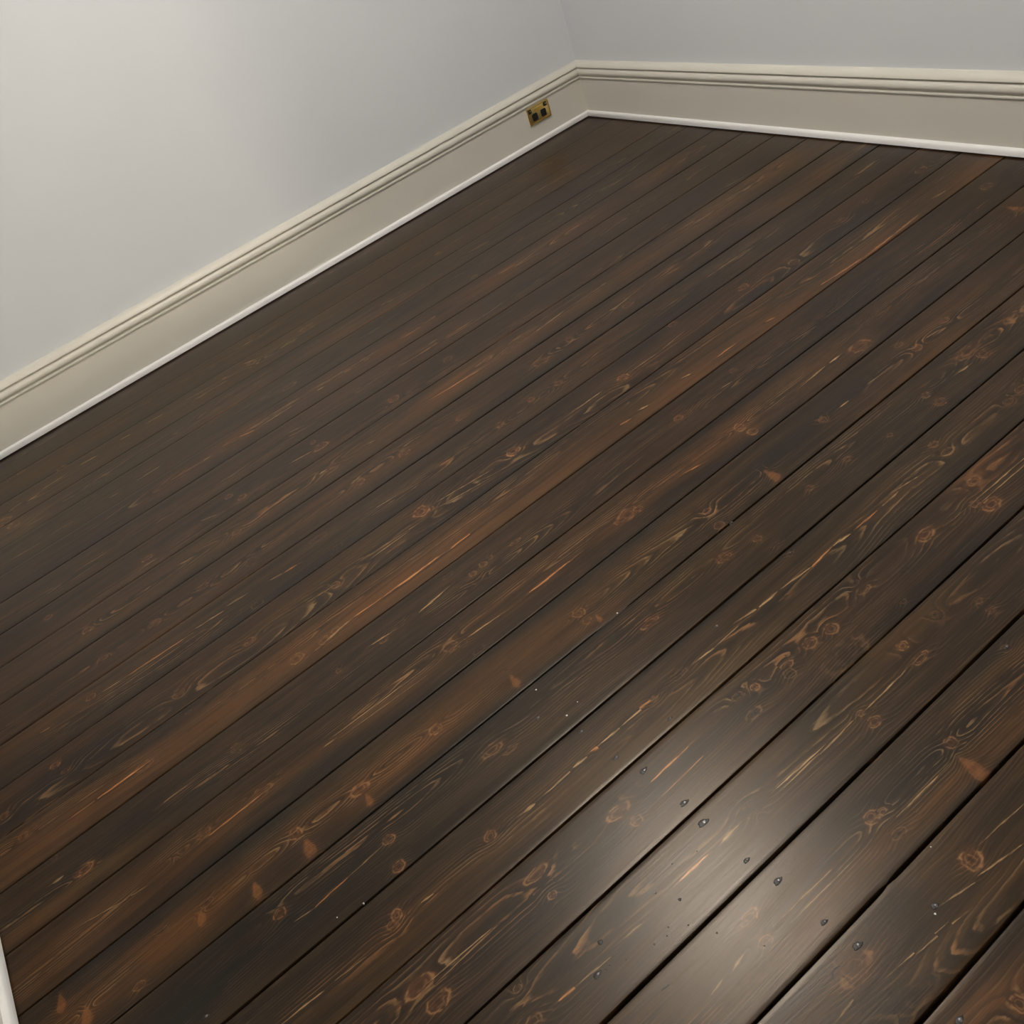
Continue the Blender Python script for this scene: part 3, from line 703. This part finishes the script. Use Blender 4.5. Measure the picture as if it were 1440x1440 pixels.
NAIL_ME = disc_mesh('nail', 0.0028, 0.0007); NAIL_ME.materials.append(M_NAIL)
RING_ME = disc_mesh('nail_stain', 0.0042, 0.00025, 0.8, 12, 1.7); RING_ME.materials.append(M_NAILR)
HOLE_ME = disc_mesh('hole_disc', 0.0031, 0.00025, 0.8, 10); HOLE_ME.materials.append(M_NAILR)  # raised dark discs, here and below; colour imitates shade inside open holes
PIT_ME = disc_mesh('hole_disc_small', 0.0016, 0.0002, 0.8, 8); PIT_ME.materials.append(M_NAILR)
SPK_ME = disc_mesh('paint_fleck', 0.0017, 0.0005, 0.7, 8); SPK_ME.materials.append(M_SPECK)


def set_in(px, py, name, me, dz=0.0, scale=1.0, rot=0.0):
    p, _ = on_floor(px, py)
    for xa, xb, o, xc in planks:
        if xa <= p[0] < xb:
            c = bpy.data.objects.new(name, me); COL.objects.link(c); c.parent = o
            # height of this board's surface here
            i = int(np.clip(round((ys[0] - p[1]) / (ys[0] - ys[-1]) * NU), 0, NU))
            co = [o.data.vertices[i * 19 + k].co for k in range(19)]
            z = min(co, key=lambda q: abs(q[0] + xc - p[0]))[2]
            c.location = (p[0] - xc, p[1], z + dz)
            c.scale = (scale, scale, 1); c.rotation_euler = (0, 0, rot)
            return


for px, py, sc in [(905, 1084, 1.2), (962, 1129, 1.25), (989, 1157, 1.5), (866, 1066, .9), (817, 1029, .9), (942, 1011, .8), (1007, 881, .8),
                   (756, 1010, .8), (1050, 1210, .9), (1094, 1239, 1.2), (1206, 1330, 1.2), (1159, 1297, .9), (1349, 1435, 1.1), (1315, 1274, 1.0),
                   (840, 1371, 1.1), (289, 1430, .9), (1110, 778, .6), (1415, 910, .9), (1028, 735, .7)]:
    set_in(px, py, 'nail_stain', RING_ME, 0.0, sc * .9, rng.uniform(-.2, .2))
    set_in(px + 1.2, py - 1.2, 'nail', NAIL_ME, 0.0001, sc)
for px, py, sc in [(844, 1325, 1.3), (956, 1265, .8), (1060, 1003, 1.0), (1037, 978, .8), (265, 1001, .8), (290, 1144, .6), (280, 937, .6)]:
    set_in(px, py, 'hole_disc', HOLE_ME, 0.0, sc)
for px, py in [(980, 1197), (922, 1256), (940, 1304), (968, 1301), (938, 1316), (920, 1328), (857, 1358), (852, 1364), (880, 1350), (945, 1215), (1008, 1312), (1075, 1330)]:
    set_in(px, py, 'pin_hole', PIT_ME, 0.0, rng.uniform(.7, 1.1))
for px, py, sc in [(754, 970, 1.0), (797, 1006, 1.1), (812, 987, .6), (1251, 1045, 1.1), (1315, 1285, .9), (1372, 1352, .9), (1309, 1191, .6), (511, 1270, .9), (474, 1290, .7), (868, 862, 1.0)]:
    set_in(px, py, 'paint_fleck', SPK_ME, 0.0, sc)
# slit and curved check in the boards near the lamp's reflection
SLIT = mesh_of('grain_check', [(-.006, -.0012, .0003), (.006, -.0009, .0003), (.0075, .0006, .0003), (-.005, .0012, .0003),
                               (-.006, -.0012, -.002), (.006, -.0009, -.002), (.0075, .0006, -.002), (-.005, .0012, -.002)],
               [(0, 1, 2, 3), (0, 4, 5, 1), (1, 5, 6, 2), (2, 6, 7, 3), (3, 7, 4, 0)])
SLIT.materials.append(M_NAILR)
set_in(935, 1389, 'grain_check', SLIT, 0.0, 1.0, math.radians(80))
av, af = [], []
for i in range(9):
    a = math.radians(-60 + 15 * i); w_ = .0011 * math.sin(math.pi * (i + .3) / 8.6)
    for rr in (.0115 - w_, .0115 + w_):
        for z_ in (.0003, -.002):
            av.append((rr * math.cos(a), rr * math.sin(a), z_))
for i in range(8):
    k = i * 4
    af += [(k, k + 2, k + 6, k + 4), (k, k + 4, k + 5, k + 1), (k + 2, k + 3, k + 7, k + 6)]
ARC = mesh_of('grain_check_curved', av, af); ARC.materials.append(M_NAILR)
set_in(1184, 1372, 'grain_check', ARC, 0.0, 1.0, math.radians(200))

# ---------------------------------------------------------------- power outlet on the left skirting
PF = X0 + FD                                             # skirting face plane
pc = on_left(757, 158, PF)
out = empty('power_outlet', (PF, pc[1], pc[2]))
out['label'] = 'double brass power outlet with black sockets and switches on the cream skirting'
out['category'] = 'power outlet'
W2, H2 = 0.0575, 0.0350


def oloc(px, py):
    p = on_left(px, py, PF + 0.008)
    return p[1] - pc[1], p[2] - pc[2]


link('plate', box_mesh('plate', (0.0, -W2, -H2), (0.0065, W2, H2), 0.0022), M_BRASS, out)
# raised rim around the plate, four bars
rim = [((0.0065, -W2 + .002, H2 - .006), (0.0085, W2 - .002, H2 - .002)), ((0.0065, -W2 + .002, -H2 + .002), (0.0085, W2 - .002, -H2 + .006)),
       ((0.0065, -W2 + .002, -H2 + .006), (0.0085, -W2 + .006, H2 - .006)), ((0.0065, W2 - .006, -H2 + .006), (0.0085, W2 - .002, H2 - .006))]
for lo, hi in rim:
    link('rim', box_mesh('rim', lo, hi, 0.0008), M_BRASSD, out)
link('badge', box_mesh('badge', (0.0062, -0.024, 0.008), (0.0072, 0.026, 0.022), 0.0004), M_BRASSD, out)


def octo(name, w, h, x0, x1, mat, parent, loc):
    c = 0.28
    pts = [(-w, -h * (1 - c)), (-w * (1 - c), -h), (w * (1 - c), -h), (w, -h * (1 - c)), (w, h * (1 - c)), (w * (1 - c), h), (-w * (1 - c), h), (-w, h * (1 - c))]
    vs = [(x0, a, b_) for a, b_ in pts] + [(x1, a * .94, b_ * .94) for a, b_ in pts]
    fs = [tuple(range(8, 16))] + [(i, (i + 1) % 8, 8 + (i + 1) % 8, 8 + i) for i in range(8)]
    me = mesh_of(name, vs, fs)
    o = link(name, me, mat, parent); o.location = loc
    return o


for px, py in ((752.8, 164.2), (764.6, 157.6)):
    y, z = oloc(px, py)
    s = octo('socket', 0.0140, 0.0155, 0.006, 0.0085, M_BLACK, out, (0, y, z - 0.001))
    for dy, dz, ang in ((-0.0052, 0.004, 30), (0.0052, 0.004, -30), (0, -0.0065, 0)):
        sl = link('slot', box_mesh('slot', (0.0084, -0.0009, -0.0034), (0.0088, 0.0009, 0.0034)), M_SLOT, s)
        sl.location = (0, dy, dz); sl.rotation_euler = (math.radians(ang), 0, 0)
for px, py in ((744.9, 157.8), (766.2, 145.6)):
    y, z = oloc(px, py)
    s = octo('switch', 0.0084, 0.0094, 0.006, 0.009, M_BLACK, out, (0, y, z))
    t = link('toggle', box_mesh('toggle', (0.009, -0.0022, -0.001), (0.0125, 0.0022, 0.0040), 0.0009), M_BRASS, s)

# ---------------------------------------------------------------- ceiling lamp and added fill lamp


def dome(name, r, hgt, seg=32, rings=10):
    vs, fs = [], []
    for i in range(rings + 1):
        a = (math.pi / 2) * i / rings
        for k in range(seg):
            b_ = 2 * math.pi * k / seg
            vs.append((r * math.cos(a) * math.cos(b_), r * math.cos(a) * math.sin(b_), -hgt * math.sin(a)))
    for i in range(rings):
        for k in range(seg):
            a, b_ = i * seg + k, i * seg + (k + 1) % seg
            fs.append((a, b_, b_ + seg, a + seg))
    me = mesh_of(name, vs, fs, True)
    bm = bmesh.new(); bm.from_mesh(me); bmesh.ops.remove_doubles(bm, verts=bm.verts, dist=1e-5)
    bmesh.ops.recalc_face_normals(bm, faces=bm.faces); bm.to_mesh(me); bm.free()
    return me


def lamp(pos, r, watt, label, col, top):
    o = empty('ceiling_lamp', (pos[0], pos[1], top))
    o['label'] = label; o['category'] = 'lamp'
    vs = disc_mesh('base', r * 1.04, 0.0, 1.0, 28)
    link('base', box_mesh('base', (-r * .5, -r * .5, pos[2] - top), (r * .5, r * .5, 0), 0.01), M_CEIL, o)
    area = 2 * math.pi * r * r
    g = link('glass_shade', dome('glass_shade', r, r * 0.45), emis('lit_opal_glass', col, watt / (math.pi * area)), o)
    g.location = (0, 0, pos[2] - top)
    return o


lamp(LAMP_POS, LAMP_R, LAMP_W, 'round opal glass lamp on the ceiling in the middle of the room', (1.0, 0.93, 0.84), CEIL)
lamp(FILL_POS, 0.13, FILL_W, 'added unseen fill lamp hanging low in the passage, brightening the left wall', (1.0, 0.88, 0.66), CEIL)
